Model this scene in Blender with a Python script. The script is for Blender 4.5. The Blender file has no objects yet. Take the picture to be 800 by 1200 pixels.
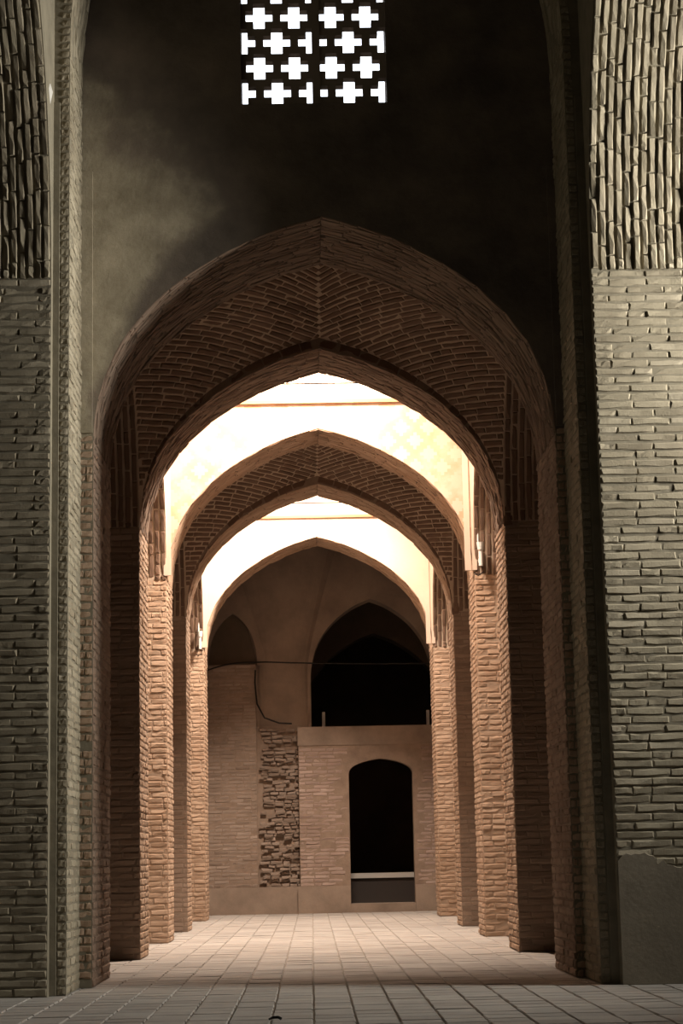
import bpy, math, random
import numpy as np
from mathutils import Matrix, Vector

rng = np.random.default_rng(7)
random.seed(7)
scene = bpy.context.scene
COL = scene.collection

# ------------------------------------------------------------------ camera
F_PX, PITCH, YAW, ROLL, CAM_H = 2307.14, math.radians(9.9701), math.radians(1.0292), math.radians(-1.1576), 0.855
fw = Vector((math.sin(YAW) * math.cos(PITCH), math.cos(YAW) * math.cos(PITCH), math.sin(PITCH)))
r0 = fw.cross(Vector((0, 0, 1))).normalized()
u0 = r0.cross(fw)
cr, sr = math.cos(ROLL), math.sin(ROLL)
right, up = cr * r0 + sr * u0, -sr * r0 + cr * u0
cam_data = bpy.data.cameras.new('camera')
cam_data.sensor_fit = 'VERTICAL'
cam_data.sensor_height = 36.0
cam_data.lens = F_PX * 36.0 / 1200.0
cam_data.clip_end = 200
cam = bpy.data.objects.new('camera', cam_data)
COL.objects.link(cam)
cam.matrix_world = Matrix(((right.x, up.x, -fw.x, 0), (right.y, up.y, -fw.y, 0), (right.z, up.z, -fw.z, CAM_H), (0, 0, 0, 1)))
scene.camera = cam

# ------------------------------------------------------------------ sky, daylight, exposure
world = bpy.data.worlds.new('sky')
scene.world = world
world.use_nodes = True
wb = world.node_tree.nodes['Background']
wb.inputs['Color'].default_value = (0.86, 0.92, 1.0, 1)
wb.inputs['Strength'].default_value = 3.0
vs = scene.view_settings
vs.view_transform = 'Standard'
vs.look = 'None'
vs.exposure = 0.15
vs.gamma = 1.0
vs.use_curve_mapping = False


def area_light(name, loc, direction, sx, sy, power, color, shape='RECTANGLE', spread=180):
    l = bpy.data.lights.new(name, 'AREA')
    l.shape = shape
    l.size = sx
    if shape in ('RECTANGLE', 'ELLIPSE'):
        l.size_y = sy
    l.energy = power
    l.color = color
    l.spread = math.radians(spread)
    o = bpy.data.objects.new(name, l)
    COL.objects.link(o)
    o.location = loc
    o.rotation_euler = Vector(direction).to_track_quat('-Z', 'Y').to_euler()
    return o


# daylight through the tall side-aisle window that lights the front hall
area_light('side_window_daylight', (6.2, 12.1, 4.8), (-1, 0.17, -0.02), 1.0, 1.9, 295, (1.0, 0.95, 0.84), spread=112)
# daylight through the two dome eyes
area_light('dome_eye_daylight', (0.42, 20.15, 7.12), (-.42, .05, -1), 0.9, 0.9, 560, (1.0, 0.82, 0.67), 'DISK', 150)
area_light('dome_eye_daylight', (0.42, 27.25, 7.12), (-.42, .05, -1), 0.9, 0.9, 590, (1.0, 0.82, 0.67), 'DISK', 150)

# ------------------------------------------------------------------ plan of the place (metres)
CX = 0.143                      # axis of the vista
XL, XR = -1.55, 1.835           # jamb planes of the archways
A = (XR - XL) / 2
ZS, RISE = 3.90, 1.68           # springing and rise of the archways
D = {1: (14.10, 15.31), 2: (17.96, 18.89), 3: (21.45, 22.29), 4: (24.74, 25.59), 5: (28.95, 29.80)}
ROOF = 6.34
Y_PIER, Y_FRAME = 13.25, 13.36
PIER_L, PIER_R = -1.75, 2.02
FRAME_L, FRAME_R = -1.64, 1.90
HALL_TOP = 10.0
BACK = 32.3

UV = [(1, 0), (.995, .09), (.975, .20), (.94, .31), (.89, .42), (.82, .52), (.73, .62), (.62, .715), (.5, .795), (.38, .862), (.25, .922), (.12, .966), (0, 1.0)]


def half_profile(n=200):
    """dense (u, v) from springing to apex, smoothed"""
    P = np.array(UV, float)
    t = np.concatenate([[0], np.cumsum(np.hypot(*np.diff(P, axis=0).T))])
    tt = np.linspace(0, t[-1], n)
    pad = np.vstack([P[0] - (P[1] - P[0]) * 0 - np.array([0, .1]), P, 2 * P[-1] - P[-2]])
    tp = np.concatenate([[-.1], t, [2 * t[-1] - t[-2]]])
    out = []
    for s in tt:
        i = int(np.clip(np.searchsorted(t, s, side='right') - 1, 0, len(t) - 2))
        p0, p1, p2, p3 = pad[i], pad[i + 1], pad[i + 2], pad[i + 3]
        h = t[i + 1] - t[i]
        x = (s - t[i]) / h
        m1 = (p2 - p0) / (tp[i + 2] - tp[i]) * h
        m2 = (p3 - p1) / (tp[i + 3] - tp[i + 1]) * h
        out.append((2 * x**3 - 3 * x**2 + 1) * p1 + (x**3 - 2 * x**2 + x) * m1 + (-2 * x**3 + 3 * x**2) * p2 + (x**3 - x**2) * m2)
    return np.array(out)


HP = half_profile()


def vprof(u):
    """height fraction of the pointed profile at |u|"""
    u = np.clip(np.abs(u), 0, 1)
    return np.interp(1 - u, 1 - HP[:, 0], HP[:, 1])


def arch_curve(c, a, zs, rise, n):
    """n+1 points (x, z) evenly along the pointed arch, springing to springing (n even: a point on the apex)"""
    h = np.column_stack([-a * HP[:, 0], rise * HP[:, 1]])
    s = np.concatenate([[0], np.cumsum(np.hypot(*np.diff(h, axis=0).T))])
    ss = np.linspace(0, s[-1], n // 2 + 1)
    l = np.column_stack([np.interp(ss, s, h[:, 0]), np.interp(ss, s, h[:, 1])])
    r = l[::-1][1:] * np.array([-1, 1])
    return np.vstack([l, r]) + np.array([c, zs])


# ------------------------------------------------------------------ materials
def new_mat(name):
    m = bpy.data.materials.new(name)
    m.use_nodes = True
    nt = m.node_tree
    b = nt.nodes['Principled BSDF']
    b.inputs['Specular IOR Level'].default_value = 0.15
    return m, nt, b


def N(nt, kind, **kw):
    n = nt.nodes.new(kind)
    for k, v in kw.items():
        setattr(n, k, v)
    return n


def noise(nt, scale, detail=5, rough=.6, vec=None):
    n = N(nt, 'ShaderNodeTexNoise')
    n.inputs['Scale'].default_value = scale
    n.inputs['Detail'].default_value = detail
    n.inputs['Roughness'].default_value = rough
    nt.links.new(vec if vec is not None else geo_pos(nt), n.inputs['Vector'])
    return n


def geo_pos(nt):
    for n in nt.nodes:
        if n.type == 'NEW_GEOMETRY':
            return n.outputs['Position']
    return N(nt, 'ShaderNodeNewGeometry').outputs['Position']


def ramp(nt, fac, stops):
    r = N(nt, 'ShaderNodeValToRGB')
    e = r.color_ramp.elements
    while len(e) < len(stops):
        e.new(0.5)
    for i, (p, c) in enumerate(stops):
        e[i].position = p
        e[i].color = (*c, 1)
    nt.links.new(fac, r.inputs['Fac'])
    return r.outputs['Color']


def mix(nt, fac, a, b, blend='MIX'):
    m = N(nt, 'ShaderNodeMix', data_type='RGBA', blend_type=blend)
    for sock, v in ((m.inputs['Factor'], fac), (m.inputs['A'], a), (m.inputs['B'], b)):
        if isinstance(v, (int, float)):
            sock.default_value = v
        elif isinstance(v, tuple):
            sock.default_value = (*v, 1)
        else:
            nt.links.new(v, sock)
    return m.outputs['Result']


def mth(nt, op, a, b=None, c=None):
    m = N(nt, 'ShaderNodeMath', operation=op)
    for i, v in enumerate((a, b, c)):
        if v is None:
            continue
        if isinstance(v, (int, float)):
            m.inputs[i].default_value = v
        else:
            nt.links.new(v, m.inputs[i])
    return m.outputs[0]


def bump(nt, b, height, strength, dist=0.01):
    n = N(nt, 'ShaderNodeBump')
    n.inputs['Strength'].default_value = strength
    n.inputs['Distance'].default_value = dist
    nt.links.new(height, n.inputs['Height'])
    nt.links.new(n.outputs['Normal'], b.inputs['Normal'])


def brick_mat(name, dark, base, light, grime=(.5, .45, .4), grime_amt=.5):
    m, nt, b = new_mat(name)
    geo = N(nt, 'ShaderNodeNewGeometry')
    oi = N(nt, 'ShaderNodeObjectInfo')
    rnd = mth(nt, 'FRACT', mth(nt, 'ADD', oi.outputs['Random'], geo.outputs['Random Per Island']))
    c = ramp(nt, rnd, [(0, dark), (.35, base), (.75, base), (1, light)])
    n1 = noise(nt, 9, 6, .65)
    c = mix(nt, mth(nt, 'MULTIPLY', n1.outputs['Fac'], .55), c, tuple(x * .62 for x in base))
    n2 = noise(nt, 1.1, 4, .6)
    g = ramp(nt, n2.outputs['Fac'], [(.42, (0, 0, 0)), (.68, (1, 1, 1))])
    c = mix(nt, mth(nt, 'MULTIPLY', g, grime_amt), c, mix(nt, 1.0, c, grime, 'MULTIPLY'))
    nt.links.new(c, b.inputs['Base Color'])
    b.inputs['Roughness'].default_value = .92
    n3 = noise(nt, 70, 5, .7)
    bump(nt, b, n3.outputs['Fac'], .55, .006)
    return m


def plaster_mat(name, base, dark, scale=1.6, rough=.9, bumpy=.35):
    m, nt, b = new_mat(name)
    n1 = noise(nt, scale, 7, .62)
    c = ramp(nt, n1.outputs['Fac'], [(.3, dark), (.62, base)])
    n2 = noise(nt, 28, 5, .65)
    c = mix(nt, mth(nt, 'MULTIPLY', n2.outputs['Fac'], .35), c, tuple(x * .7 for x in base))
    nt.links.new(c, b.inputs['Base Color'])
    b.inputs['Roughness'].default_value = rough
    n3 = noise(nt, 22, 6, .7)
    bump(nt, b, n3.outputs['Fac'], bumpy, .01)
    return m


def plain_mat(name, col, rough=.6, metal=0.0):
    m, nt, b = new_mat(name)
    n1 = noise(nt, 30, 3, .6)
    c = mix(nt, mth(nt, 'MULTIPLY', n1.outputs['Fac'], .3), col, tuple(x * .75 for x in col))
    nt.links.new(c, b.inputs['Base Color'])
    b.inputs['Roughness'].default_value = rough
    b.inputs['Metallic'].default_value = metal
    return m


M = {}
M['brick_khaki'] = brick_mat('khaki brick', (.26, .225, .165), (.37, .325, .24), (.46, .405, .31))
M['mortar_khaki'] = plaster_mat('khaki mortar', (.27, .24, .18), (.18, .16, .12), 6)
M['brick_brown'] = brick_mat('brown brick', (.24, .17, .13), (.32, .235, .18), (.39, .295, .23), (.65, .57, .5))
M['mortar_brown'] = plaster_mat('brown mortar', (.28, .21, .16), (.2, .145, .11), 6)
M['mortar_dark'] = plaster_mat('dark joints', (.13, .095, .07), (.09, .065, .048), 6)
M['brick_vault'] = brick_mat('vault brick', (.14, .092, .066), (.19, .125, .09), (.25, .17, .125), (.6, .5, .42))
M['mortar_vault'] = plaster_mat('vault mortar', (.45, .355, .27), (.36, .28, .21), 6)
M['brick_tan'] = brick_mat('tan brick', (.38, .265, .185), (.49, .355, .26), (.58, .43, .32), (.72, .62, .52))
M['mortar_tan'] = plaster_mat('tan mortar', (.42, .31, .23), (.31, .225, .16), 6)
M['brick_back'] = brick_mat('back wall brick', (0.226, 0.169, 0.133), (0.307, 0.240, 0.194), (0.371, 0.298, 0.248))
M['brick_rose'] = brick_mat('rose brick', (0.302, 0.223, 0.188), (0.383, 0.291, 0.248), (0.449, 0.356, 0.306))
M['plaster_brown'] = plaster_mat('brown plaster', (0.303, 0.236, 0.185), (0.185, 0.141, 0.111), 1.8)
M['plaster_pale'] = plaster_mat('pale plaster', (.62, .49, .395), (.55, .43, .34), 1.5, bumpy=.12)
M['tile'] = brick_mat('floor tile', (.37, .345, .32), (.44, .41, .38), (.5, .47, .435), (.8, .77, .74), .5)
M['tile_bed'] = plaster_mat('floor bed', (.38, .34, .29), (.26, .23, .195), 8)
M['white_metal'] = plain_mat('white painted metal', (.7, .68, .64), .5)
M['black_rubber'] = plain_mat('black rubber', (.02, .018, .016), .6)
M['stone_grey'] = plain_mat('grey stone', (.34, .33, .32), .8)
M['stone_pale'] = plain_mat('pale stone', (.62, .6, .56), .7)
M['dark_wood'] = plain_mat('dark wood', (.06, .05, .045), .7)
M['stucco_lattice'] = plain_mat('grey stucco lattice', (.30, .25, .21), .9)
M['cornice'] = plain_mat('brown cornice', (.40, .22, .12), .9)
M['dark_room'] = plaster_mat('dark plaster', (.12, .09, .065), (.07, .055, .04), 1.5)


# plaster of the wall with the lattice: pale to the side, darkened by soot and painted-in shade above the archway
def soot_shade_mat():
    m, nt, b = new_mat('soot and shade plaster')
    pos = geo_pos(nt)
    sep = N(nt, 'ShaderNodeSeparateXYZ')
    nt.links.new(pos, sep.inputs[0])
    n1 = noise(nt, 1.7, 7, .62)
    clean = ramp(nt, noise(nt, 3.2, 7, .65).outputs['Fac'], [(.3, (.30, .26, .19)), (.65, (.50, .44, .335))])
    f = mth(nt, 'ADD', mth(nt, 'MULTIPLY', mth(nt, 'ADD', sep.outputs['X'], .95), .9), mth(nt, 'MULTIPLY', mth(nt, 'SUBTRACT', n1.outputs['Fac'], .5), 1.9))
    # shade is painted in high up; soot makes a halo round the archway
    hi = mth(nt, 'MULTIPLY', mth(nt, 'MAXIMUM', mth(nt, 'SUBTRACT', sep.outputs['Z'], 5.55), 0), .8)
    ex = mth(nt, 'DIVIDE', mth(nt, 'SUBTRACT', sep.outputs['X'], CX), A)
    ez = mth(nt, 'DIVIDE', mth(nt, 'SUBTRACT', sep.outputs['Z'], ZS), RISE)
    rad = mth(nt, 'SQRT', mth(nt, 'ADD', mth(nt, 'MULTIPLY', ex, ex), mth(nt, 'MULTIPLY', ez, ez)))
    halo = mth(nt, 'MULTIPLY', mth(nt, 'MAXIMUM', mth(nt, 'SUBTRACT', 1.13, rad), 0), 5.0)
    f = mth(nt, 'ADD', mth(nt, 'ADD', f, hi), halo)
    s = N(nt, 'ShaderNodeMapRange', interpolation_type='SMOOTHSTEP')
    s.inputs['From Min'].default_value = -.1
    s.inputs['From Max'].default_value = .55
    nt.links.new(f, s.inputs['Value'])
    soot = ramp(nt, n1.outputs['Fac'], [(.35, (.115, .097, .083)), (.7, (.24, .195, .16))])  # dark tone shared by the soot and the painted shade
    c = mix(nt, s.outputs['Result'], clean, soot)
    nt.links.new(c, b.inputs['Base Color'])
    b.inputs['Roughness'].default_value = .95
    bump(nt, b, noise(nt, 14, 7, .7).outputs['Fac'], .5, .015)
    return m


M['plaster_soot_shade'] = soot_shade_mat()


# pale plaster with a faint ochre diaper pattern painted on it
def diaper_mat():
    m, nt, b = new_mat('patterned plaster')
    pos = geo_pos(nt)
    sep = N(nt, 'ShaderNodeSeparateXYZ')
    nt.links.new(pos, sep.inputs[0])
    n0 = noise(nt, 6, 3, .5)
    wob = mth(nt, 'MULTIPLY', mth(nt, 'SUBTRACT', n0.outputs['Fac'], .5), .03)
    k = 1 / .15
    # stepped coordinates make the lines zigzag like laid brick ends
    xq = mth(nt, 'MULTIPLY', mth(nt, 'FLOOR', mth(nt, 'DIVIDE', mth(nt, 'ADD', sep.outputs['X'], wob), .0375)), .0375)
    zq = mth(nt, 'MULTIPLY', mth(nt, 'FLOOR', mth(nt, 'DIVIDE', mth(nt, 'ADD', sep.outputs['Z'], wob), .0375)), .0375)
    a = mth(nt, 'ABSOLUTE', mth(nt, 'SUBTRACT', mth(nt, 'FRACT', mth(nt, 'MULTIPLY', mth(nt, 'ADD', xq, zq), k * .5)), .5))
    c2 = mth(nt, 'ABSOLUTE', mth(nt, 'SUBTRACT', mth(nt, 'FRACT', mth(nt, 'MULTIPLY', mth(nt, 'SUBTRACT', xq, zq), k * .5)), .5))
    line = mth(nt, 'LESS_THAN', mth(nt, 'MINIMUM', a, c2), .13)
    n1 = noise(nt, 1.6, 6, .6)
    base = ramp(nt, n1.outputs['Fac'], [(.3, (.47, .34, .265)), (.65, (.55, .415, .33))])
    fade = ramp(nt, noise(nt, 3.1, 4, .6).outputs['Fac'], [(.35, (0, 0, 0)), (.6, (1, 1, 1))])
    c = mix(nt, mth(nt, 'MULTIPLY', mth(nt, 'MULTIPLY', line, fade), .75), base, (.44, .26, .15))
    nt.links.new(c, b.inputs['Base Color'])
    b.inputs['Roughness'].default_value = .9
    bump(nt, b, noise(nt, 25, 5, .65).outputs['Fac'], .15, .01)
    return m


M['plaster_diaper'] = diaper_mat()


# ------------------------------------------------------------------ mesh helpers
def link(o, parent=None):
    COL.objects.link(o)
    if parent is not None:
        o.parent = parent
    return o


def mesh_obj(name, verts, faces, mats, parent=None, mat_idx=None, smooth=False):
    me = bpy.data.meshes.new(name)
    me.from_pydata([tuple(map(float, v)) for v in verts], [], [tuple(map(int, f)) for f in faces])
    for m in (mats if isinstance(mats, (list, tuple)) else [mats]):
        me.materials.append(M[m])
    if mat_idx is not None:
        me.polygons.foreach_set('material_index', np.array(mat_idx, dtype=np.int32))
    if smooth:
        me.polygons.foreach_set('use_smooth', np.ones(len(me.polygons), dtype=bool))
    me.update()
    return link(bpy.data.objects.new(name, me), parent)


def tag(o, label=None, cat=None, group=None, kind=None):
    for k, v in (('label', label), ('category', cat), ('group', group), ('kind', kind)):
        if v:
            o[k] = v
    return o


class MB:
    def __init__(s):
        s.v, s.f, s.m = [], [], []

    def quad(s, a, b, c, d, m=0):
        i = len(s.v)
        s.v += [a, b, c, d]
        s.f.append((i, i + 1, i + 2, i + 3))
        s.m.append(m)

    def box(s, x0, x1, y0, y1, z0, z1, m=0):
        i = len(s.v)
        s.v += [(x, y, z) for z in (z0, z1) for y in (y0, y1) for x in (x0, x1)]
        for f in ((0, 2, 3, 1), (4, 5, 7, 6), (0, 1, 5, 4), (1, 3, 7, 5), (3, 2, 6, 7), (2, 0, 4, 6)):
            s.f.append(tuple(i + k for k in f))
            s.m.append(m)
        return s

    def tube(s, pts, r, n=8, m=0, r_end=None):
        pts = [Vector(p) for p in pts]
        rings = []
        for k, p in enumerate(pts):
            t = (pts[min(k + 1, len(pts) - 1)] - pts[max(k - 1, 0)]).normalized()
            a = t.cross(Vector((0.13, 0.31, 0.94)))
            if a.length < .05:
                a = t.cross(Vector((1, 0, 0)))
            a.normalize()
            b = t.cross(a)
            rr = r if r_end is None else r + (r_end - r) * k / (len(pts) - 1)
            base = len(s.v)
            for j in range(n):
                an = 2 * math.pi * j / n
                s.v.append(tuple(p + rr * (math.cos(an) * a + math.sin(an) * b)))
            rings.append(base)
        for a0, b0 in zip(rings, rings[1:]):
            for j in range(n):
                s.f.append((a0 + j, a0 + (j + 1) % n, b0 + (j + 1) % n, b0 + j))
                s.m.append(m)
        s.f.append(tuple(rings[0] + j for j in range(n))[::-1])
        s.f.append(tuple(rings[-1] + j for j in range(n)))
        s.m += [m, m]
        return s

    def build(s, name, mats, parent=None, smooth=False):
        return mesh_obj(name, s.v, s.f, mats, parent, s.m, smooth)


def arched_slab(name, y0, y1, x0, x1, ztop, c, a, zs, rise, mats, parent=None, window=None, n=48, zbot=0.0, axis='x', mfront=0, mback=0, msoff=0, mlow=None, mcurve=None):
    """a wall of thickness y0..y1 with one pointed opening (optionally one rectangular window above it).
    axis 'y' turns the wall so that its length runs along y and its thickness along x."""
    mb = MB()
    P = (lambda u, t, z: (u, t, z)) if axis == 'x' else (lambda u, t, z: (t, u, z))
    cur = arch_curve(c, a, zs, rise, n)
    xs = list(cur[:, 0])
    if window:
        wx0, wx1, wz0, wz1 = window
        xs += [wx0, wx1]
    xs = sorted(set(round(float(x), 5) for x in xs))
    zc = lambda x: float(np.interp(x, cur[:, 0], cur[:, 1]))

    def panel(u0, u1, za0, za1, zb0, zb1):
        if mlow is not None and za0 < zs - .1:
            mb.quad(P(u0, y0, za0), P(u1, y0, za1), P(u1, y0, zs), P(u0, y0, zs), mlow)
            mb.quad(P(u0, y0, zs), P(u1, y0, zs), P(u1, y0, zb1), P(u0, y0, zb0), mfront)
        else:
            mb.quad(P(u0, y0, za0), P(u1, y0, za1), P(u1, y0, zb1), P(u0, y0, zb0), mfront)
        mb.quad(P(u1, y1, za1), P(u0, y1, za0), P(u0, y1, zb0), P(u1, y1, zb1), mback)
    for (u0, u1) in ((x0, c - a), (c + a, x1)):
        if u1 - u0 > 1e-4:
            panel(u0, u1, zbot, zbot, ztop, ztop)
    for u0, u1 in zip(xs, xs[1:]):
        z0_, z1_ = zc(u0), zc(u1)
        if window and u0 >= wx0 - 1e-4 and u1 <= wx1 + 1e-4:
            panel(u0, u1, z0_, z1_, wz0, wz0)
            panel(u0, u1, wz1, wz1, ztop, ztop)
        else:
            panel(u0, u1, z0_, z1_, ztop, ztop)
    for p, q in zip(cur, cur[1:]):
        mb.quad(P(p[0], y1, p[1]), P(q[0], y1, q[1]), P(q[0], y0, q[1]), P(p[0], y0, p[1]), msoff if mcurve is None else mcurve)
    if zs > zbot:
        mb.quad(P(c - a, y0, zbot), P(c - a, y1, zbot), P(c - a, y1, zs), P(c - a, y0, zs), msoff)
        mb.quad(P(c + a, y1, zbot), P(c + a, y0, zbot), P(c + a, y0, zs), P(c + a, y1, zs), msoff)
    mb.quad(P(x0, y0, ztop), P(x1, y0, ztop), P(x1, y1, ztop), P(x0, y1, ztop), mback)
    for u in (x0, x1):
        zb = zbot if (abs(u - (c - a)) > 1e-3 and abs(u - (c + a)) > 1e-3) else zs
        mb.quad(P(u, y0, zb), P(u, y1, zb), P(u, y1, ztop), P(u, y0, ztop), mback)
    if window:
        mb.quad(P(wx0, y0, wz0), P(wx0, y1, wz0), P(wx0, y1, wz1), P(wx0, y0, wz1), mfront)
        mb.quad(P(wx1, y0, wz0), P(wx1, y1, wz0), P(wx1, y1, wz1), P(wx1, y0, wz1), mfront)
        mb.quad(P(wx0, y0, wz0), P(wx1, y0, wz0), P(wx1, y1, wz0), P(wx0, y1, wz0), mfront)
        mb.quad(P(wx0, y0, wz1), P(wx1, y0, wz1), P(wx1, y1, wz1), P(wx0, y1, wz1), mfront)
    return mb.build(name, mats, parent)


# ------------------------------------------------------------------ bricks
L0, H0, DEEP = .225, .047, .03
NV = 10
rows_t = []
FACES_T = None


def brick_template(k, L=L0, H=H0, bev=.007, wob=.0028):
    g = np.random.default_rng(100 + k)
    n = 3
    xs = np.linspace(-L / 2, L / 2, n + 1)
    v = []
    for lvl, (ins, z) in enumerate(((bev, 0.0), (0.0, -bev), (0.0, -DEEP))):
        for sgn in (-1, 1):
            for i, x in enumerate(xs):
                xx = x - np.sign(x) * ins if i in (0, n) else x
                j = g.normal(0, wob, 3) if lvl < 2 else np.zeros(3)
                v.append((xx + j[0], sgn * (H / 2 - ins) + j[1], z + j[2] * .7 - (abs(x) / L * .004 if lvl == 0 else 0)))
    w = n + 1
    a = lambda lvl, s, i: lvl * 2 * w + s * w + i
    f = []
    for i in range(n):
        f.append((a(0, 0, i), a(0, 0, i + 1), a(0, 1, i + 1), a(0, 1, i)))
        for l in (0, 1):
            f.append((a(l, 1, i), a(l, 1, i + 1), a(l + 1, 1, i + 1), a(l + 1, 1, i)))
            f.append((a(l + 1, 0, i), a(l + 1, 0, i + 1), a(l, 0, i + 1), a(l, 0, i)))
    for l in (0, 1):
        f.append((a(l + 1, 0, 0), a(l, 0, 0), a(l, 1, 0), a(l + 1, 1, 0)))
        f.append((a(l, 0, n), a(l + 1, 0, n), a(l + 1, 1, n), a(l, 1, n)))
    return np.array(v), f


TPL = [brick_template(k) for k in range(NV)]
_shared = {}


def shared_mesh(k, mat):
    if (k, mat) not in _shared:
        me = bpy.data.meshes.new('brick')
        me.from_pydata([tuple(p) for p in TPL[k][0]], [], TPL[k][1])
        me.materials.append(M[mat])
        _shared[(k, mat)] = me
    return _shared[(k, mat)]


CAM = np.array([0, 0, CAM_H])
RV, UPV, FV = np.array(right), np.array(up), np.array(fw)


def seen_score(Cn, Nn, area):
    """how large the pieces show in the photograph: area over squared distance, 0 outside the frame or facing away"""
    d = Cn - CAM
    z = d @ FV
    x = F_PX * (d @ RV) / z
    y = F_PX * (d @ UPV) / z
    inside = (np.abs(x) < 415) & (np.abs(y) < 615) & (z > 1)
    cosv = -(Nn * d).sum(1) / np.linalg.norm(d, axis=1)
    return np.where(inside & (cosv > .01), area * np.maximum(cosv, .05) / z**2, 0)


def add_bricks(parent, specs, mat, individual=300, name='brick', rest='brick_courses', proud=.006, wild=.0025, tilt=.012):
    """specs: list of (centre, along, up, normal, length, height). The bricks that show largest become objects of their
    own (children of parent), the rest one joined part."""
    if not specs:
        return
    Cn = np.array([s[0] for s in specs], float)
    U = np.array([s[1] for s in specs], float)
    V = np.array([s[2] for s in specs], float)
    Nn = np.array([s[3] for s in specs], float)
    L = np.array([s[4] for s in specs], float)
    H = np.array([s[5] for s in specs], float)
    n = len(specs)
    # a little disorder
    t1, t2, t3 = (rng.normal(0, tilt, n)[:, None] for _ in range(3))
    U = U + t1 * V * .5 + t2 * Nn
    V = V - t1 * U * .5 + t3 * Nn * 1.5
    U /= np.linalg.norm(U, axis=1)[:, None]
    V -= (V * U).sum(1)[:, None] * U
    V /= np.linalg.norm(V, axis=1)[:, None]
    W = np.cross(U, V)
    Cn = Cn + Nn * (proud + rng.normal(0, wild, n))[:, None]
    var = rng.integers(0, NV, n)
    sx, sy = L / L0, H / H0
    flip = rng.choice([-1, 1], n)
    score = seen_score(Cn, W, L * H)
    order = np.argsort(-score)
    ind = [i for i in order[:individual] if score[i] > 0]
    ids = set(ind)
    for i in ind:
        o = bpy.data.objects.new(name, shared_mesh(int(var[i]), mat))
        u, v, w, c = U[i] * sx[i] * flip[i], V[i] * sy[i] * flip[i], W[i], Cn[i]
        o.parent = parent
        o.matrix_basis = Matrix(((u[0], v[0], w[0], c[0]), (u[1], v[1], w[1], c[1]), (u[2], v[2], w[2], c[2]), (0, 0, 0, 1)))
        COL.objects.link(o)
    left = [i for i in range(n) if i not in ids]
    if left:
        vv, ff, base = [], [], 0
        for i in left:
            tv, tf = TPL[var[i]]
            p = Cn[i] + np.outer(tv[:, 0] * sx[i] * flip[i], U[i]) + np.outer(tv[:, 1] * sy[i] * flip[i], V[i]) + np.outer(tv[:, 2], W[i])
            vv.append(p)
            ff.append(np.array(tf) + base)
            base += len(tv)
        o = mesh_obj(rest, np.vstack(vv).tolist(), np.vstack(ff).tolist(), mat, parent)
        o['kind'] = 'stuff'


def wall_bricks(origin, along, normal, u0, u1, z0, z1, course=.059, length=.235, gap=.011, keep=None, vgap=.013, start=0, half=.5):
    """running-bond bricks on an upright plane"""
    out = []
    o, al, nn = np.array(origin, float), np.array(along, float), np.array(normal, float)
    nrow = int(round((z1 - z0) / course))
    ch = (z1 - z0) / nrow
    for r in range(nrow):
        z = z0 + (r + .5) * ch
        u = u0 - (length * half if (r + start) % 2 else 0) - random.uniform(0, .03)
        while u < u1:
            l = length * random.choice((1, 1, 1, 1, .5, 1.05))
            a, b = max(u, u0), min(u + l, u1)
            u += l
            if b - a < .03:
                continue
            c = o + al * (a + b) / 2 + np.array([0, 0, z])
            if keep and not keep((a + b) / 2, z, b - a):
                continue
            out.append((c, al, np.array([0, 0, 1.]), nn, b - a - gap, ch - vgap + random.uniform(-.002, .002)))
    return out


def soffit_bricks(curve_fn, y0, y1, course=.062, length=.235, gap=.01, axis='x', across=False, smax=None, vgap=.012):
    """bricks on the underside of an arch. curve_fn(n) gives (x, z) points; rows run along the arch, or with across
    the bricks stand with their length along the arch and columns across the thickness (same thing, staggered)."""
    cur = curve_fn(400)
    s = np.concatenate([[0], np.cumsum(np.hypot(*np.diff(cur, axis=0).T))])
    tot = s[-1] if smax is None else smax
    rows = int(round((y1 - y0) / course))
    ch = (y1 - y0) / rows
    out = []
    for r in range(rows):
        y = y0 + (r + .5) * ch
        p = -random.uniform(0, length)
        while p < tot:
            l = length * random.choice((1, 1, 1, .5, 1.05))
            a, b = max(p, 0), min(p + l, tot)
            p += l
            if b - a < .04:
                continue
            if a < s[-1] / 2 < b and smax is None:      # break at the apex
                for a2, b2 in ((a, s[-1] / 2), (s[-1] / 2, b)):
                    if b2 - a2 > .04:
                        out.append((a2, b2, y))
                continue
            out.append((a, b, y))
    specs = []
    for a, b, y in out:
        pa = np.array([np.interp(a, s, cur[:, 0]), np.interp(a, s, cur[:, 1])])
        pb = np.array([np.interp(b, s, cur[:, 0]), np.interp(b, s, cur[:, 1])])
        m = np.array([np.interp((a + b) / 2, s, cur[:, 0]), np.interp((a + b) / 2, s, cur[:, 1])])
        t = (pb - pa) / np.linalg.norm(pb - pa)
        if axis == 'x':
            al, dep = np.array([t[0], 0, t[1]]), np.array([0, 1., 0])
            c = np.array([m[0], y, m[1]])
            nn = np.array([t[1], 0, -t[0]])
        else:
            al, dep = np.array([0, t[0], t[1]]), np.array([1., 0, 0])
            c = np.array([y, m[0], m[1]])
            nn = np.array([0, -t[1], t[0]])          # y curves are walked from the far springing towards the viewer
        v = np.cross(nn, al)
        specs.append((c, al, v, nn, b - a - gap, ch - vgap))
    return specs


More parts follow.
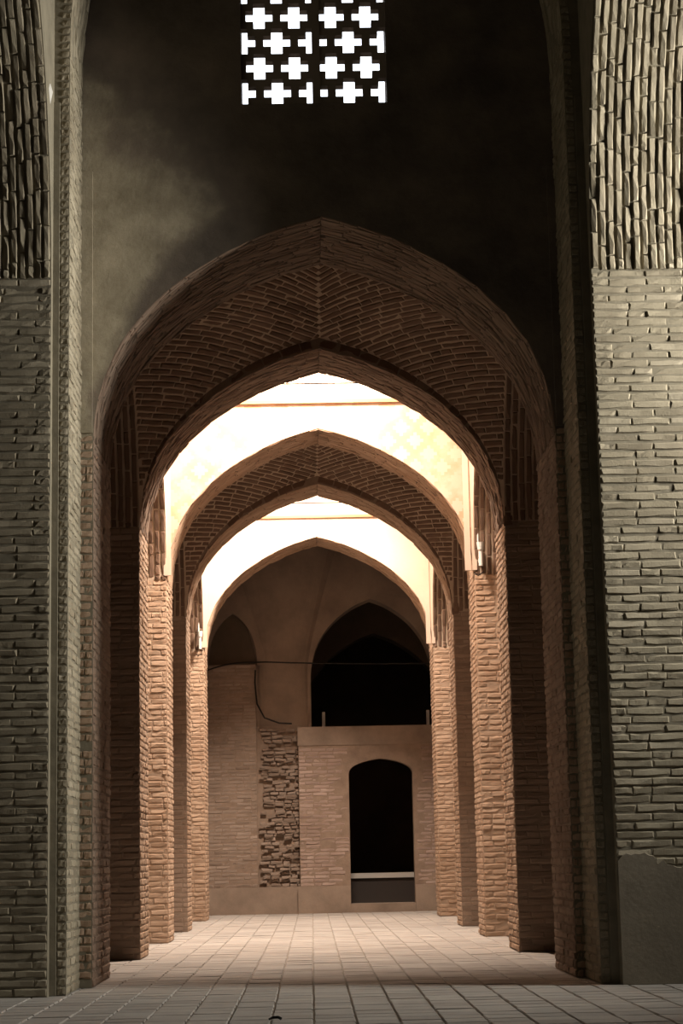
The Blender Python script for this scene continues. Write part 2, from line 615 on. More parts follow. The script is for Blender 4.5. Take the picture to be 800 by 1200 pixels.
# ------------------------------------------------------------------ floor
def build_floor():
    f = MB().box(-9, 9, -9, 41, -.3, -.012).build('floor', 'tile_bed')
    tag(f, 'worn grey square paving tiles running through the vaulted hall', 'floor', kind='structure')
    p = .23
    g = np.random.default_rng(3)
    # one shared tile mesh, four corner-worn variants
    tiles = []
    for k in range(4):
        w, b = p / 2 - .004, .006
        v = []
        for z, e in ((0, b), (-.006, 0), (-.03, 0)):
            for sx, sy in ((-1, -1), (1, -1), (1, 1), (-1, 1)):
                j = g.normal(0, .0022, 2)
                v.append((sx * (w - e) + j[0], sy * (w - e) + j[1], z))
        fc = [(0, 1, 2, 3)]
        for l in (0, 4):
            fc += [(l + i, l + 4 + i, l + 4 + (i + 1) % 4, l + (i + 1) % 4) for i in range(4)]
        fc = [tuple(reversed(q)) if n > 0 and False else q for n, q in enumerate(fc)]
        me = bpy.data.meshes.new('floor_tile')
        me.from_pydata(v, [], fc)
        me.materials.append(M['tile'])
        tiles.append((me, np.array(v), np.array(fc)))
    spots = []
    for i in range(-17, 19):
        for j in range(int(9.3 / p), int(32.1 / p)):
            x, y = -.01 + (i + .5) * p, (j + .5) * p + (.02 if i % 2 else 0)
            if abs(x - CX) > 1.95 and y > 14.2:
                continue
            spots.append((x, y))
    S = np.array([(x, y, 0) for x, y in spots])
    sc = seen_score(S, np.tile([0, 0, 1.], (len(S), 1)), np.ones(len(S)))
    order = np.argsort(-sc)
    ids = set(int(i) for i in order[:300])
    vv, ff, base = [], [], 0
    for n, (x, y) in enumerate(spots):
        k = int(g.integers(0, 4))
        tx, ty, dz = g.normal(0, .003), g.normal(0, .003), g.normal(0, .001)
        rz = g.normal(0, .006)
        if n in ids:
            o = bpy.data.objects.new('floor_tile', tiles[k][0])
            o.parent = f
            o.location = (x, y, dz - .002)
            o.rotation_euler = (tx, ty, rz)
            COL.objects.link(o)
        else:
            v = tiles[k][1].copy()
            v[:, 2] += v[:, 0] * ty + v[:, 1] * tx + dz - .002
            vv.append(v + np.array([x, y, 0]))
            ff.append(tiles[k][2] + base)
            base += len(v)
    q = np.vstack([np.pad(a, ((0, 0), (0, 0))) for a in ff])
    o = mesh_obj('floor_tiles', np.vstack(vv).tolist(), q.tolist(), 'tile', f)
    o['kind'] = 'stuff'


build_floor()

# ------------------------------------------------------------------ shell around the hall
sh = MB()
sh.box(-8.2, -8, -8.2, 41, -.02, HALL_TOP)
tag(sh.build('wall_left', 'dark_room'), 'plain outer wall closing the dark side aisle beyond the piers', kind='structure')
# outer wall by the side aisle with the tall daylight window
sh = MB()
WX0, WX1, WY0, WY1, WZ0, WZ1 = 6.25, 6.55, 11.55, 12.65, 3.8, 5.8
sh.box(WX0, WX1, -8.2, WY0, -.02, HALL_TOP)
sh.box(WX0, WX1, WY1, 41, -.02, HALL_TOP)
sh.box(WX0, WX1, WY0, WY1, -.02, WZ0)
sh.box(WX0, WX1, WY0, WY1, WZ1, HALL_TOP)
tag(sh.build('wall_right', 'dark_room'), 'outer side-aisle wall pierced by a tall window', kind='structure')
tag(MB().box(-8.2, 6.55, -8.2, -8, -.02, HALL_TOP).build('wall_rear', 'dark_room'), 'plain wall closing the hall behind the viewer', kind='structure')
tag(MB().box(-8.2, 6.55, 40.8, 41, -.02, ROOF + .2).build('wall_end', 'dark_room'), 'dark end wall far beyond the back arch', kind='structure')
cl = MB()
cl.box(-8.2, 6.55, -8.2, 14.45, HALL_TOP, HALL_TOP + .3)
for y0, y1 in ((14.45, D[2][1]), (D[3][0], D[4][1]), (D[5][0], 41)):
    cl.box(-8.2, 6.55, y0, y1, ROOF, ROOF + .1)
for y0, y1 in ((D[2][1], D[3][0]), (D[4][1], D[5][0])):
    cl.box(-8.2, XL - .02, y0, y1, ROOF, ROOF + .1)
    cl.box(XR + .02, 6.55, y0, y1, ROOF, ROOF + .1)
tag(cl.build('ceiling', 'dark_room'), 'flat roof over the hall and its passages', kind='structure')
# end walls of the side aisles of the front hall
e = MB()
e.box(-8, -3.0, 14.1, 14.5, -.02, HALL_TOP)
e.box(3.0, 6.25, 14.1, 14.5, -.02, HALL_TOP)
tag(e.build('wall_aisle', 'dark_room'), 'plain cross walls closing the side aisles beside the piers', kind='structure')

# ------------------------------------------------------------------ wall with the lattice window over the first archway
WIN = (-.44, .66, 6.47, 8.0)
w1 = arched_slab('wall_front', D[1][0], 14.45, -3.0, 3.0, HALL_TOP, CX, A, ZS, RISE, ['plaster_soot_shade', 'mortar_brown', 'mortar_khaki', 'mortar_dark'], window=WIN, mfront=0, mback=1, msoff=1, mlow=2, mcurve=3)
tag(w1, 'plaster wall darkened by soot and painted shade, with a lattice window above the largest archway', 'wall', kind='structure')
# exposed brick ends below the plaster, beside the jambs
sp = wall_bricks((0, D[1][0], 0), (1, 0, 0), (0, -1, 0), FRAME_L - .02, XL, 0, 3.94, length=.13)
sp += wall_bricks((0, D[1][0], 0), (1, 0, 0), (0, -1, 0), XR, FRAME_R + .02, 0, 3.94, length=.13)
add_bricks(w1, sp, 'brick_tan', 300, proud=.006)
# raised plaster band beside the frame
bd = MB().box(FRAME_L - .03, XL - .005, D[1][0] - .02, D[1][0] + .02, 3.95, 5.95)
bd.build('plaster_band', 'plaster_soot_shade', w1)
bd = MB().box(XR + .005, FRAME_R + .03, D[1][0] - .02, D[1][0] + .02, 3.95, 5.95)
bd.build('plaster_band', 'plaster_soot_shade', w1)


# lattice window: two pierced panels, a post between them
def lattice_panel(x0, x1, xa, name, parent):
    z0, z1 = WIN[2], WIN[3]
    px, pz, arm, th = .266, .2035, .102, .043
    crosses = []
    for j in range(-1, 9):
        z = 6.585 + j * pz
        for i in range(-2, 5):
            crosses.append((xa + (i + (.5 if j % 2 == 0 else 0)) * px, z))
    xs, zs = {x0, x1}, {z0, z1}
    for x, z in crosses:
        xs |= {x - arm, x - th, x + th, x + arm}
        zs |= {z - arm, z - th, z + th, z + arm}
    xs = sorted(x for x in xs if x0 <= x <= x1)
    zs = sorted(z for z in zs if z0 <= z <= z1)
    solid = {}
    for i in range(len(xs) - 1):
        for k in range(len(zs) - 1):
            mx, mz = (xs[i] + xs[i + 1]) / 2, (zs[k] + zs[k + 1]) / 2
            hole = any((abs(mx - x) < arm and abs(mz - z) < th) or (abs(mx - x) < th and abs(mz - z) < arm) for x, z in crosses)
            solid[i, k] = not hole
    mb = MB()
    ya, yb = D[1][0] + .05, D[1][0] + .13
    for (i, k), s_ in solid.items():
        if not s_:
            continue
        a, b, c, d = xs[i], xs[i + 1], zs[k], zs[k + 1]
        mb.quad((a, ya, c), (b, ya, c), (b, ya, d), (a, ya, d))
        mb.quad((b, yb, c), (a, yb, c), (a, yb, d), (b, yb, d))
        for (di, dk, q) in ((-1, 0, ((a, c), (a, d))), (1, 0, ((b, c), (b, d))), (0, -1, ((a, c), (b, c))), (0, 1, ((a, d), (b, d)))):
            if not solid.get((i + di, k + dk), False):
                (p, r), (s, t) = q
                mb.quad((p, ya, r), (p, yb, r), (s, yb, t), (s, ya, t))
    return mb.build(name, 'stucco_lattice', parent)


win = bpy.data.objects.new('window_1', None)
link(win)
win.location = (0, 0, 0)
tag(win, 'pierced lattice window of bright cross-shaped openings high in the sooty wall with painted shade', 'window', kind='structure')
lattice_panel(WIN[0], .10, -.30 + .266, 'lattice_panel', win)
lattice_panel(.16, WIN[1], .245 + .266, 'lattice_panel', win)
MB().box(.10, .16, D[1][0] + .04, 14.45, WIN[2], WIN[3]).build('window_post', 'stucco_lattice', win)


# ------------------------------------------------------------------ front hall: piers with side arches, framing arch
def front_pier(side):
    """one pier of the front hall; the face towards the hall is the jamb of a wide side arch whose underside
    continues it upwards in bricks set on end"""
    edge, out_ = (PIER_L, -3.0) if side < 0 else (PIER_R, 3.0)
    x0, x1 = sorted((edge, out_))
    zs, a, rise = 4.87, 3.0, 3.1
    c = Y_PIER - a
    mb = MB()
    mb.box(x0, x1, Y_PIER, D[1][0], -.02, zs)
    cur = arch_curve(c, a, zs, rise, 160)[::-1]          # from this pier over to the other one
    for p, q in zip(cur, cur[1:]):
        for xx in (x0, x1):
            mb.quad((xx, p[0], p[1]), (xx, q[0], q[1]), (xx, q[0], HALL_TOP), (xx, p[0], HALL_TOP))
        mb.quad((x0, p[0], p[1]), (x1, p[0], p[1]), (x1, q[0], q[1]), (x0, q[0], q[1]))
    mb.box(x0, x1, Y_PIER, D[1][0], zs, HALL_TOP)
    mb.box(x0, x1, c - a - 1.2, c - a, -.02, HALL_TOP)
    o = mb.build('brick_pier', 'mortar_khaki')
    nm = 'khaki brick pier beside the lattice wall, '
    tag(o, nm + ('in shade, with a chipped white edge and a narrow slot high up' if side < 0 else 'its broad face brightly daylit, upright bricks above'), 'pier', 'piers of the front hall', 'structure')
    if side < 0:
        sp = wall_bricks((0, Y_PIER, 0), (1, 0, 0), (0, -1, 0), -2.75, edge, 0, zs, length=.26, gap=.007)
    else:
        sp = wall_bricks((0, Y_PIER, 0), (1, 0, 0), (0, -1, 0), edge, 2.9, 0, zs, length=.26, gap=.007)
    add_bricks(o, sp, 'brick_khaki', 300, proud=.007, wild=.0018, tilt=.007)
    # upright bricks on the underside of the side arch
    cf = lambda n: arch_curve(c, a, zs, rise, n)[::-1]
    xs = (-2.6, edge) if side < 0 else (edge, 2.9)
    sp = soffit_bricks(cf, xs[0], xs[1], course=.0585, length=.245, gap=.006, axis='y', smax=3.4, vgap=.020)
    add_bricks(o, sp, 'brick_khaki', 300, name='upright_brick', rest='upright_brick_courses', proud=.018, wild=.003, tilt=.008)
    return o


pl = front_pier(-1)
pr = front_pier(1)
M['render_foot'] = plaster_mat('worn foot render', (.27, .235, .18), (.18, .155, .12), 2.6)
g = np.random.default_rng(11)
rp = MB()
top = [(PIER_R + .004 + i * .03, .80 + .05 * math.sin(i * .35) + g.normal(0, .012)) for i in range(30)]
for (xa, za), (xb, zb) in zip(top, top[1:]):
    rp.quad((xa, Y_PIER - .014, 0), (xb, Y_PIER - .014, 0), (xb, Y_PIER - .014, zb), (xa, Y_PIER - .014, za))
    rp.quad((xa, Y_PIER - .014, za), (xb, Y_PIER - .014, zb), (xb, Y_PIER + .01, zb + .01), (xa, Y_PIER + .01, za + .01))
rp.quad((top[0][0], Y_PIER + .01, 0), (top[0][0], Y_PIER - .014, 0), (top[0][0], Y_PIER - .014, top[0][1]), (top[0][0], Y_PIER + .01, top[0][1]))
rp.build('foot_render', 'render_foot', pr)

# framing arch between the piers and the lattice wall
FA = (FRAME_R - FRAME_L) / 2
FC = (FRAME_R + FRAME_L) / 2
FZ, FR = 6.6, 3.0
fa = arched_slab('framing_arch', Y_FRAME, D[1][0], PIER_L - .08, PIER_R + .08, HALL_TOP, FC, FA, FZ, FR, ['mortar_khaki'])
tag(fa, 'tall pointed brick order framing the lattice wall between the front piers', 'arch', kind='structure')
sp = []
for s, x in ((-1, FRAME_L), (1, FRAME_R)):
    sp += wall_bricks((x, 0, 0), (0, 1, 0) if s < 0 else (0, -1, 0), (-s, 0, 0), *((Y_FRAME, D[1][0]) if s < 0 else (-D[1][0], -Y_FRAME)), 0, FZ, length=.24)
sp += soffit_bricks(lambda n: arch_curve(FC, FA, FZ, FR, n), Y_FRAME, D[1][0], length=.24)
add_bricks(fa, sp, 'brick_khaki', 200, proud=.006)
# brick ends on the face of the order
sp = []
for x0, x1 in ((FRAME_L - .062, FRAME_L), (FRAME_R, FRAME_R + .062)):
    sp += wall_bricks((0, Y_FRAME, 0), (1, 0, 0), (0, -1, 0), x0, x1, 0, FZ, length=1.0, half=0)
cur = arch_curve(FC, FA + .031, FZ, FR + .031, 400)
ss = np.concatenate([[0], np.cumsum(np.hypot(*np.diff(cur, axis=0).T))])
for a in np.arange(.03, ss[-1], .059):
    p = np.array([np.interp(a, ss, cur[:, 0]), np.interp(a, ss, cur[:, 1])])
    q = np.array([np.interp(a + .01, ss, cur[:, 0]), np.interp(a + .01, ss, cur[:, 1])])
    t = (q - p) / max(np.linalg.norm(q - p), 1e-6)
    sp.append(((p[0], Y_FRAME, p[1]), np.array([t[1], 0, -t[0]]), np.array([t[0], 0, t[1]]), np.array([0, -1., 0]), .055, .045))
add_bricks(fa, sp, 'brick_khaki', 300, name='brick_end', rest='brick_ends', proud=.006, wild=.001, tilt=.003)
# smooth plaster strip beside the brick ends, ending in a ledge below a narrow slot
for s in (-1, 1):
    x0, x1 = sorted((FRAME_L - .066, PIER_L - .01)) if s < 0 else sorted((FRAME_R + .066, PIER_R + .01))
    MB().box(x0, x1, Y_FRAME - .02, Y_FRAME + .02, 0, 6.2).build('plaster_strip', 'mortar_khaki', fa)


# ------------------------------------------------------------------ archways
def ring_bricks(k):
    """brick ends on the face of the archway, between its opening and the vault before it"""
    y = D[k][0]
    cur = arch_curve(CX, A + .03, ZS, RISE + .055, 400)
    s = np.concatenate([[0], np.cumsum(np.hypot(*np.diff(cur, axis=0).T))])
    out = []
    a = .1
    while a < s[-1] - .1:
        l = .19 * random.choice((1, 1, 1.1, .6))
        if a < s[-1] / 2 < a + l:
            a = s[-1] / 2 + .004
        p = np.array([np.interp(a, s, cur[:, 0]), np.interp(a, s, cur[:, 1])])
        q = np.array([np.interp(a + l, s, cur[:, 0]), np.interp(a + l, s, cur[:, 1])])
        t = (q - p) / np.linalg.norm(q - p)
        m = (p + q) / 2
        out.append((np.array([m[0], y, m[1]]), np.array([t[0], 0, t[1]]), np.array([-t[1], 0, t[0]]), np.array([0, -1., 0]), l - .012, .085))
        a += l
    return out


LABEL = {1: 'broad brown brick archway opening under the lattice wall',
         2: 'brick archway before the first bright domed bay, its edge ring dark',
         3: 'brick archway below the pale patterned plaster of the first bright bay',
         4: 'brick archway between the second vaulted passage and the second bright bay',
         5: 'last brick archway, opening on the dark bay before the back wall'}


def archway(k):
    y0, y1 = D[k]
    yb = 14.45 if k == 1 else y0
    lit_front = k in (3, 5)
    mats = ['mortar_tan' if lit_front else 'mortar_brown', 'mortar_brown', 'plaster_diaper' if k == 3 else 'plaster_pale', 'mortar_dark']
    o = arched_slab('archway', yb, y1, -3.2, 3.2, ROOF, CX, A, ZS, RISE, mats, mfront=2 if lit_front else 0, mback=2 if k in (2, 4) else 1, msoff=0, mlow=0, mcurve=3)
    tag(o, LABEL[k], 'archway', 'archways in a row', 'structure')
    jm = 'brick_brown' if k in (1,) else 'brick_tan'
    sp = []
    sp += wall_bricks((XL, 0, 0), (0, 1, 0), (1, 0, 0), y0, y1, 0, ZS, length=.235)
    sp += wall_bricks((XR, 0, 0), (0, -1, 0), (-1, 0, 0), -y1, -y0, 0, ZS, length=.235)
    add_bricks(o, sp, jm, 170, proud=.008, wild=.002, tilt=.007)
    if k > 1:
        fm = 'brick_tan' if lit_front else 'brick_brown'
        sp = wall_bricks((0, y0, 0), (1, 0, 0), (0, -1, 0), -2.3, XL, 0, ZS) + wall_bricks((0, y0, 0), (1, 0, 0), (0, -1, 0), XR, 2.6, 0, ZS)
        add_bricks(o, sp, fm, 130, name='face_brick', rest='face_brick_courses', proud=.006, wild=.002, tilt=.006)
    sp = soffit_bricks(lambda n: arch_curve(CX, A, ZS, RISE, n), y0, y1, course=.050, length=.28, gap=.006, vgap=.015)
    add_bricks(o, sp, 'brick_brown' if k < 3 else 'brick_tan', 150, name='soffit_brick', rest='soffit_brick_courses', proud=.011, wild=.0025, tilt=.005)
    if k in (2, 4):
        add_bricks(o, ring_bricks(k), 'brick_vault', 100, name='ring_brick', proud=.003)
    return o


AW = {k: archway(k) for k in D}


# ------------------------------------------------------------------ side arches of every bay
def side_arch(y0, y1, side, label, plain_inner, rise=1.72):
    x0, x1 = (-3.2, XL) if side < 0 else (XR, 3.2)
    c, a = (y0 + y1) / 2, (y1 - y0) / 2
    im = 1 if plain_inner else 0
    o = arched_slab('side_arch', x0, x1, y0, y1, ROOF, c, a, ZS, rise, ['mortar_vault', 'plaster_pale'], axis='y', n=96, zbot=ZS, mfront=im, mback=im, msoff=0)
    tag(o, label, 'arch', 'arches to the side aisles', 'structure')
    cf = lambda n: arch_curve(c, a, ZS, rise, n)[::-1]
    xs = (XL - .53, XL) if side < 0 else (XR, XR + .53)
    sp = soffit_bricks(cf, xs[0], xs[1], course=.066, length=.24, axis='y', smax=1.75, vgap=.022)
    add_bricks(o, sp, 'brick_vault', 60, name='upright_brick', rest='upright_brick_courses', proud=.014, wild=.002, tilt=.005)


BAYS = [(D[1][1], D[2][0], False, 'first dark vaulted passage'), (D[2][1], D[3][0], True, 'first bright domed bay'),
        (D[3][1], D[4][0], False, 'second vaulted passage'), (D[4][1], D[5][0], True, 'second bright domed bay')]
for y0, y1, bright, nm in BAYS:
    for s in (-1, 1):
        side_arch(y0, y1, s, 'arch of upright bricks springing from the pier in the ' + nm, bright)


# ------------------------------------------------------------------ brick vaults of the two passages
def passage_vault(y0, y1, label):
    ym, yc, hc = (y0 + y1) / 2, (y0 + y1) / 2, (y1 - y0) / 2
    HB = {1: y1 - ym, -1: ym - y0}
    a, rise, srise = A + .0, RISE + .10, 1.72
    crown = ZS + rise + .58

    def surf(sx, sy, c, s):
        """point on the quadrant sx, sy: course c (0 corner .. 2 crown), s 0 at the side arch .. 1 at the archway / ridge"""
        hb = HB[sy]
        if c <= 1:
            pr = np.array([CX + sx * a * (1 - c), ym + sy * hb, ZS + rise * vprof(1 - c)])
            yl = ym + sy * hb * (1 - c)
            ls = np.array([CX + sx * a, yl, ZS + srise * (1.0 if (yl - yc) * sy < 0 else vprof((yl - yc) / hc))])
        else:
            k = c - 1
            e = k * (1.2 - .2 * k)
            pr = np.array([CX, ym + sy * hb * (1 - k), ZS + rise + (crown - ZS - rise) * e])
            ls = np.array([CX + sx * a * (1 - k), ym, ZS + srise + (crown - ZS - srise) * e])
        p = ls * (1 - s) + pr * s
        bul = .11 * min(1, max(0, (c - .25) / .6)) * (1 if c < 1.5 else max(0, (2 - c) / .5))
        p[2] += bul * math.sin(math.pi * s)
        return p
    mb = MB()
    nc, ns = 80, 24
    for sx in (-1, 1):
        for sy in (-1, 1):
            g = [[surf(sx, sy, 2 * i / nc, j / ns) for j in range(ns + 1)] for i in range(nc + 1)]
            for i in range(nc):
                for j in range(ns):
                    q = [tuple(g[i][j]), tuple(g[i][j + 1]), tuple(g[i + 1][j + 1]), tuple(g[i + 1][j])]
                    mb.quad(*(q if sx * sy > 0 else q[::-1]))
    o = mb.build('brick_vault', 'mortar_vault')
    tag(o, label, 'vault', 'vaults over the passages', 'structure')
    specs = []
    for sx in (-1, 1):
        # courses evenly spaced along the mid line of the quadrant
        cs = np.linspace(0, 2, 400)
        mid = np.array([surf(sx, 1, c, .5) for c in cs])
        ml = np.concatenate([[0], np.cumsum(np.linalg.norm(np.diff(mid, axis=0), axis=1))])
        rows = int(ml[-1] / .064)
        for r in range(rows):
            c0, c1 = np.interp([r / rows * ml[-1], (r + 1) / rows * ml[-1]], ml, cs)
            c = (c0 + c1) / 2
            if c < .03:
                continue
            line = np.array([surf(sx, 1, c, s) for s in np.linspace(0, 1, 60)])
            ll = np.concatenate([[0], np.cumsum(np.linalg.norm(np.diff(line, axis=0), axis=1))])
            p = -random.uniform(0, .23)
            while p < ll[-1]:
                l = .235 * random.choice((1, 1, 1, .5, 1.05))
                aa, bb = max(p, .004), min(p + l, ll[-1] - .004)
                p += l
                if bb - aa < .035:
                    continue
                pa, pb, pm = (np.array([np.interp(t, ll, line[:, i]) for i in range(3)]) for t in (aa, bb, (aa + bb) / 2))
                s = np.interp((aa + bb) / 2, ll, np.linspace(0, 1, 60))
                al = (pb - pa) / np.linalg.norm(pb - pa)
                e0, e1 = surf(sx, 1, c0, s), surf(sx, 1, c1, s)
                nn = np.cross(al, e1 - e0)
                h = np.linalg.norm(e1 - e0 - al * ((e1 - e0) @ al))
                nn /= np.linalg.norm(nn)
                if nn[2] > 0 or (abs(nn[2]) < .05 and nn[1] > 0):
                    nn = -nn
                vv = np.cross(nn, al)
                specs.append((pm, al, vv, nn, bb - aa - .013, max(.02, min(.056, h - .018))))
    add_bricks(o, specs, 'brick_vault', 300, proud=.009, wild=.002, tilt=.006)


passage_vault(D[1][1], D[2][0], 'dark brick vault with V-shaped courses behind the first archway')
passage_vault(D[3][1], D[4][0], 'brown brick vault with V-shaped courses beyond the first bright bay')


# ------------------------------------------------------------------ domes of the two bright bays
def dome(y0, y1, label):
    ym, hb = (y0 + y1) / 2, (y1 - y0) / 2 - .012
    zc = 5.86
    o = bpy.data.objects.new('dome', None)
    link(o)
    tag(o, label, 'dome', 'domes over the bright bays', 'structure')
    mb = MB()
    n, m = 48, 10
    rings = []
    for i in range(m + 1):
        t = i / m
        rr = []
        for j in range(n):
            an = 2 * math.pi * j / n
            cx_, sy_ = math.cos(an), math.sin(an)
            q = max(abs(cx_), abs(sy_))
            sq = (cx_ / q * (A - .01), sy_ / q * hb)
            ci = (cx_ * .55, sy_ * .55)
            w = t ** 1.25
            rr.append((CX + sq[0] * (1 - w) + ci[0] * w, ym + sq[1] * (1 - w) + ci[1] * w, zc + .25 + 1.05 * math.sin(t * math.pi / 2)))
        rings.append(rr)
    for a_, b_ in zip(rings, rings[1:]):
        for j in range(n):
            mb.quad(a_[(j + 1) % n], a_[j], b_[j], b_[(j + 1) % n])
    # upright band under the dome and a rim round the eye
    for j in range(n):
        p, q = rings[0][j], rings[0][(j + 1) % n]
        mb.quad((q[0], q[1], zc), (p[0], p[1], zc), p, q)
        p, q = rings[-1][j], rings[-1][(j + 1) % n]
        mb.quad(q, p, (p[0], p[1], p[2] + .25), (q[0], q[1], q[2] + .25))
    mb.build('dome_shell', 'plaster_pale', o, smooth=False)
    c = MB()
    e = .035
    c.box(XL - .1, XR + .1, y1 - e, y1 + .05, zc, zc + .04)
    c.box(XL - .1, XR + .1, y0 - .05, y0 + e, zc, zc + .04)
    c.box(XL - .05, XL + e, y0, y1, zc, zc + .04)
    c.box(XR - e, XR + .05, y0, y1, zc, zc + .04)
    c.build('cornice', 'cornice', o)
    c = MB()
    c.box(XL - .1, XR + .1, y1 - .012, y1 + .05, zc + .22, zc + .235)
    c.build('string_course', 'cornice', o)


dome(D[2][1], D[3][0], 'pale domed ceiling with an open eye over the first bright bay')
dome(D[4][1], D[5][0], 'pale domed ceiling with an open eye over the second bright bay')
# upright plaster mouldings at the corners of the patterned walls
for k in (3, 5):
    MB().box(XR - .10, XR - .035, D[k][0] - .012, D[k][0] + .02, 3.95, 5.86).build('corner_moulding', 'plaster_pale', AW[k])
    MB().box(XR - .02, XR + .03, D[k][0] - .02, D[k][0] + .02, 3.95, 5.86).build('corner_moulding', 'plaster_pale', AW[k])
    MB().box(XL - .03, XL + .05, D[k][0] - .016, D[k][0] + .02, 3.95, 5.86).build('corner_moulding', 'plaster_pale', AW[k])

# ------------------------------------------------------------------ the far end
# solid side walls of the last dark bay
sw = MB()
sw.box(-3.2, -1.9, D[5][1], BACK + .3, -.02, ROOF)
sw.box(2.25, 3.4, D[5][1], BACK + .3, -.02, ROOF)
tag(sw.build('wall_bay', 'plaster_brown'), 'brown plaster side walls of the last dark bay', kind='structure')

# back wall: one wide arch over the low wall, a small blind niche beside it
BA, BC, BZ, BR = 1.0, 1.02, 3.75, 1.32
bw = arched_slab('wall_back', BACK, BACK + .45, -2.2, 2.6, ROOF, BC, BA, BZ, BR, ['plaster_brown', 'dark_room'], mback=1, msoff=0, zbot=-.02)
tag(bw, 'brown plastered back wall with a wide dark pointed opening', 'wall', kind='structure')
# dark room behind it with a further arch
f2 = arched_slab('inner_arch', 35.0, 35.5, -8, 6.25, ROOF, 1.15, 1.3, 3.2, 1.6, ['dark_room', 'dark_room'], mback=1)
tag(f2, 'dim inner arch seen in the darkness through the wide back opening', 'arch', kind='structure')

# curved transition between niche and opening: a plaster squinch swelling forward
sq = MB()
nu, nv = 16, 20
g = []
for j in range(nv + 1):
    t = j / nv
    z = 2.98 + t * 3.2
    row = []
    hw = .42 + .95 * max(0, t - .30) ** 1.2
    cxq = -.43 - .05 * t
    for i in range(nu + 1):
        s = -1 + 2 * i / nu
        d = (.10 + .28 * t) * (1 - s * s) ** .7 * (.35 + .65 * min(1, t / .25))
        row.append((cxq + hw * s, BACK - d + .01, z))
    g.append(row)
for j in range(nv):
    for i in range(nu):
        sq.quad(g[j][i], g[j][i + 1], g[j + 1][i + 1], g[j + 1][i])
sq.build('squinch', 'plaster_brown', bw, smooth=True)

# tall brick wall with a blind niche on top
nb = MB()
nb.box(-2.2, -.88, BACK - .16, BACK + .02, -.02, 4.0)
nb_o = nb.build('niche_wall', 'mortar_brown')
tag(nb_o, 'tall brown brick wall under a small dark blind niche', 'wall', kind='structure')
add_bricks(nb_o, wall_bricks((0, BACK - .16, 0), (1, 0, 0), (0, -1, 0), -2.15, -.88, .42, 4.0), 'brick_back', 300, proud=.004)
niche = arched_slab('niche', BACK - .14, BACK + .02, -2.2, -.72, 5.3, -1.25, .40, 4.0, .85, ['plaster_brown'], n=24, zbot=3.99)
tag(niche, 'small dark pointed blind niche on top of the tall brown wall', 'niche', kind='structure')
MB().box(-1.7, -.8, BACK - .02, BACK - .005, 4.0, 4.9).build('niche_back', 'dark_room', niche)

# broken strip of projecting bricks
bs = MB().box(-.88, -.18, BACK - .05, BACK + .02, -.02, 3.0).build('broken_wall', 'mortar_brown')
tag(bs, 'rough broken strip of projecting bricks between the two back walls', 'wall', kind='structure')
sp = []
for r in range(42):
    z = .45 + r * .0605
    x = -.86 + random.uniform(0, .1)
    while x < -.2:
        l = random.uniform(.1, .2)
        if random.random() < .85:
            sp.append((np.array([x + l / 2, BACK - .06 - random.uniform(0, .07), z + random.uniform(-.012, .012)]), np.array([1., 0, random.uniform(-.12, .12)]), np.array([0, 0, 1.]), np.array([0, -1., 0]), l - .015, .045))
        x += l
add_bricks(bs, sp, 'brick_back', 300, proud=.02, wild=.012, tilt=.08)

# low wall with the arched doorway in front
YL = BACK - .25
dr = arched_slab('low_wall', YL, BACK - .001, -.2, 2.25, 2.95, 1.12, .515, 2.2, .235, ['mortar_brown', 'plaster_brown'], n=28, zbot=-.02, mback=1, msoff=1)
tag(dr, 'rose-brown brick wall with an arched doorway below the wide opening', 'wall', kind='structure')


def clear_of_door(u, z, l):
    zz = 2.2 + .235 * float(vprof((u - 1.12) / .515)) if abs(u - 1.12) < .515 else 0
    return not (abs(u - 1.12) < .515 + l / 2 and z < max(zz, 2.2) + (.12 if abs(u - 1.12) < .6 else 0)) and not (z > 2.2 and abs(u - 1.12) < .62 and z < 2.62)


add_bricks(dr, wall_bricks((0, YL, 0), (1, 0, 0), (0, -1, 0), -.2, 2.2, .42, 2.62, keep=clear_of_door), 'brick_rose', 300, proud=.004)
# smooth plaster cap along the top and plinth along the foot
MB().box(-.21, 2.25, YL - .012, YL + .02, 2.66, 2.96).build('plaster_cap', 'plaster_brown', dr)
pb = MB().box(-.24, .6, YL - .02, YL + .02, -.01, .42)
pb.box(1.64, 2.25, YL - .02, YL + .02, -.01, .42)
pb.build('plinth', 'plaster_brown', dr)
MB().box(-2.1, -.24, BACK - .19, BACK - .1, -.01, .42).build('plinth', 'plaster_brown', nb_o)
MB().box(.605, 1.635, YL - .03, BACK + .4, -.01, .13).build('threshold', 'plaster_brown', dr)

# bench slab with a pale edge inside the doorway
bn = bpy.data.objects.new('stone_bench', None)
link(bn)
bn.location = (1.1, 33.6, 0)
tag(bn, 'dark bench with a pale slab top inside the back doorway', 'bench')
MB().box(-1.6, 1.6, -.3, .4, .52, .60).build('bench_top', 'stone_pale', bn)
MB().box(-1.55, 1.55, -.25, .38, -.012, .52).build('bench_body', 'dark_wood', bn)
# pale posts standing on the low wall inside the wide opening
for x, h in ((.22, .27), (1.93, .27)):
    p = MB()
    p.box(x - .025, x + .025, BACK + .05, BACK + .12, 2.95, 2.95 + h)
    p.box(x - .04, x + .04, BACK + .03, BACK + .14, 2.95, 2.97)
    po = p.build('short_post', 'stone_grey')
    tag(po, 'short pale post on top of the low wall, beside the ' + ('squinch' if x < 1 else 'last archway'), 'post', 'posts on the low wall')

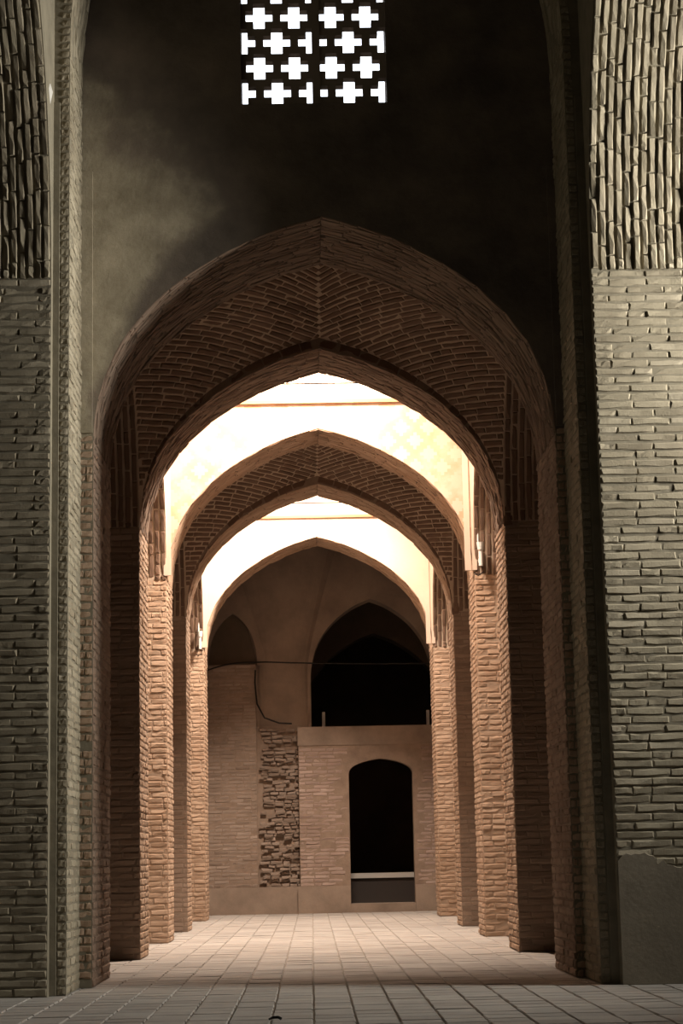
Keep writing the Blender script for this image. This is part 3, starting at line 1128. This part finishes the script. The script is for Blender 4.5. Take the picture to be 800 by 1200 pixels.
# ------------------------------------------------------------------ fittings
def floodlight(x, y, z, label):
    """wall floodlight with its feed pipe, switched off by day"""
    o = bpy.data.objects.new('floodlight', None)
    link(o)
    o.location = (x, y, z)
    tag(o, label, 'lamp', 'floodlights in the bright bays')
    h = MB()
    h.tube([(0, 0, 0), (0, 0, .16)], .024, 12)
    h.build('lamp_housing', 'white_metal', o)
    h = MB()
    h.tube([(0, 0, .16), (0, 0, .18), (0, 0, .26)], .022, 12, r_end=.044)
    h.build('lamp_shade', 'white_metal', o)
    MB().box(-.02, .02, 0, .12, .05, .09).build('wall_bracket', 'white_metal', o)
    MB().tube([(-.02, .06, .25), (-.02, .07, .6), (-.02, .07, 1.4)], .010, 6).build('feed_pipe', 'white_metal', o)
    MB().tube([(.02, .06, 0), (.03, .05, -.06), (-.03, .06, -.10), (-.07, .08, -.06)], .006, 6).build('lamp_cable', 'black_rubber', o)


floodlight(1.90, D[3][0] - .12, 3.98, 'small white floodlight with pipe beside upright bricks in the first bright bay')
floodlight(-1.60, D[5][0] - .12, 3.92, 'small white floodlight with pipe on the plaster corner in the second bright bay')


def catenary(p, q, sag, n=16):
    p, q = Vector(p), Vector(q)
    return [tuple(p.lerp(q, i / n) - Vector((0, 0, sag * 4 * (i / n) * (1 - i / n)))) for i in range(n + 1)]


c1 = MB().tube(catenary((-1.75, BACK - .2, 3.88), (-.9, BACK - .2, 4.03), -.05) + catenary((-.9, BACK - .34, 4.03), (2.0, BACK - .34, 3.95), .02)[1:], .011, 6).build('overhead_cable', 'black_rubber')
tag(c1, 'thin black cable strung across the back wall at niche height', 'cable')
c2 = MB().tube([(-.88, BACK - .24, 3.9), (-.89, BACK - .24, 3.7), (-.86, BACK - .25, 3.35), (-.74, BACK - .26, 3.12), (-.5, BACK - .27, 3.03), (-.3, BACK - .24, 3.02)], .014, 6).build('hanging_cable', 'black_rubber')
tag(c2, 'black cable looping down round the foot of the squinch', 'cable')

# chipped white plaster lump on the edge of the shaded front pier
ck = MB()
pts = [(.0, .0), (.05, .02), (.075, -.1), (.06, -.2), (.03, -.26), (-.02, -.22), (-.03, -.08)]
for (a, b), (c, d) in zip(pts, pts[1:] + pts[:1]):
    ck.quad((-1.83 + a, Y_PIER - .20, 6.30 + b), (-1.83 + c, Y_PIER - .20, 6.30 + d), (-1.83 + c * 1.3, Y_PIER - .10, 6.30 + d), (-1.83 + a * 1.3, Y_PIER - .10, 6.30 + b))
i = len(ck.v)
ck.v += [(-1.83 + a, Y_PIER - .20, 6.30 + b) for a, b in pts]
ck.f.append(tuple(range(i, i + len(pts))))
ck.m.append(0)
ck.build('plaster_chip', 'stone_pale', pl)

# scrap on the tiles
sc_ = MB()
sc_.tube([(-.03, 0, .004), (-.01, .01, .012), (.02, 0, .014), (.035, -.01, .006)], .006, 6, r_end=.009)
so = sc_.build('scrap', 'black_rubber')
so.location = (-.22, 10.95, .002)
tag(so, 'small black scrap lying on the grey floor tiles', 'scrap')
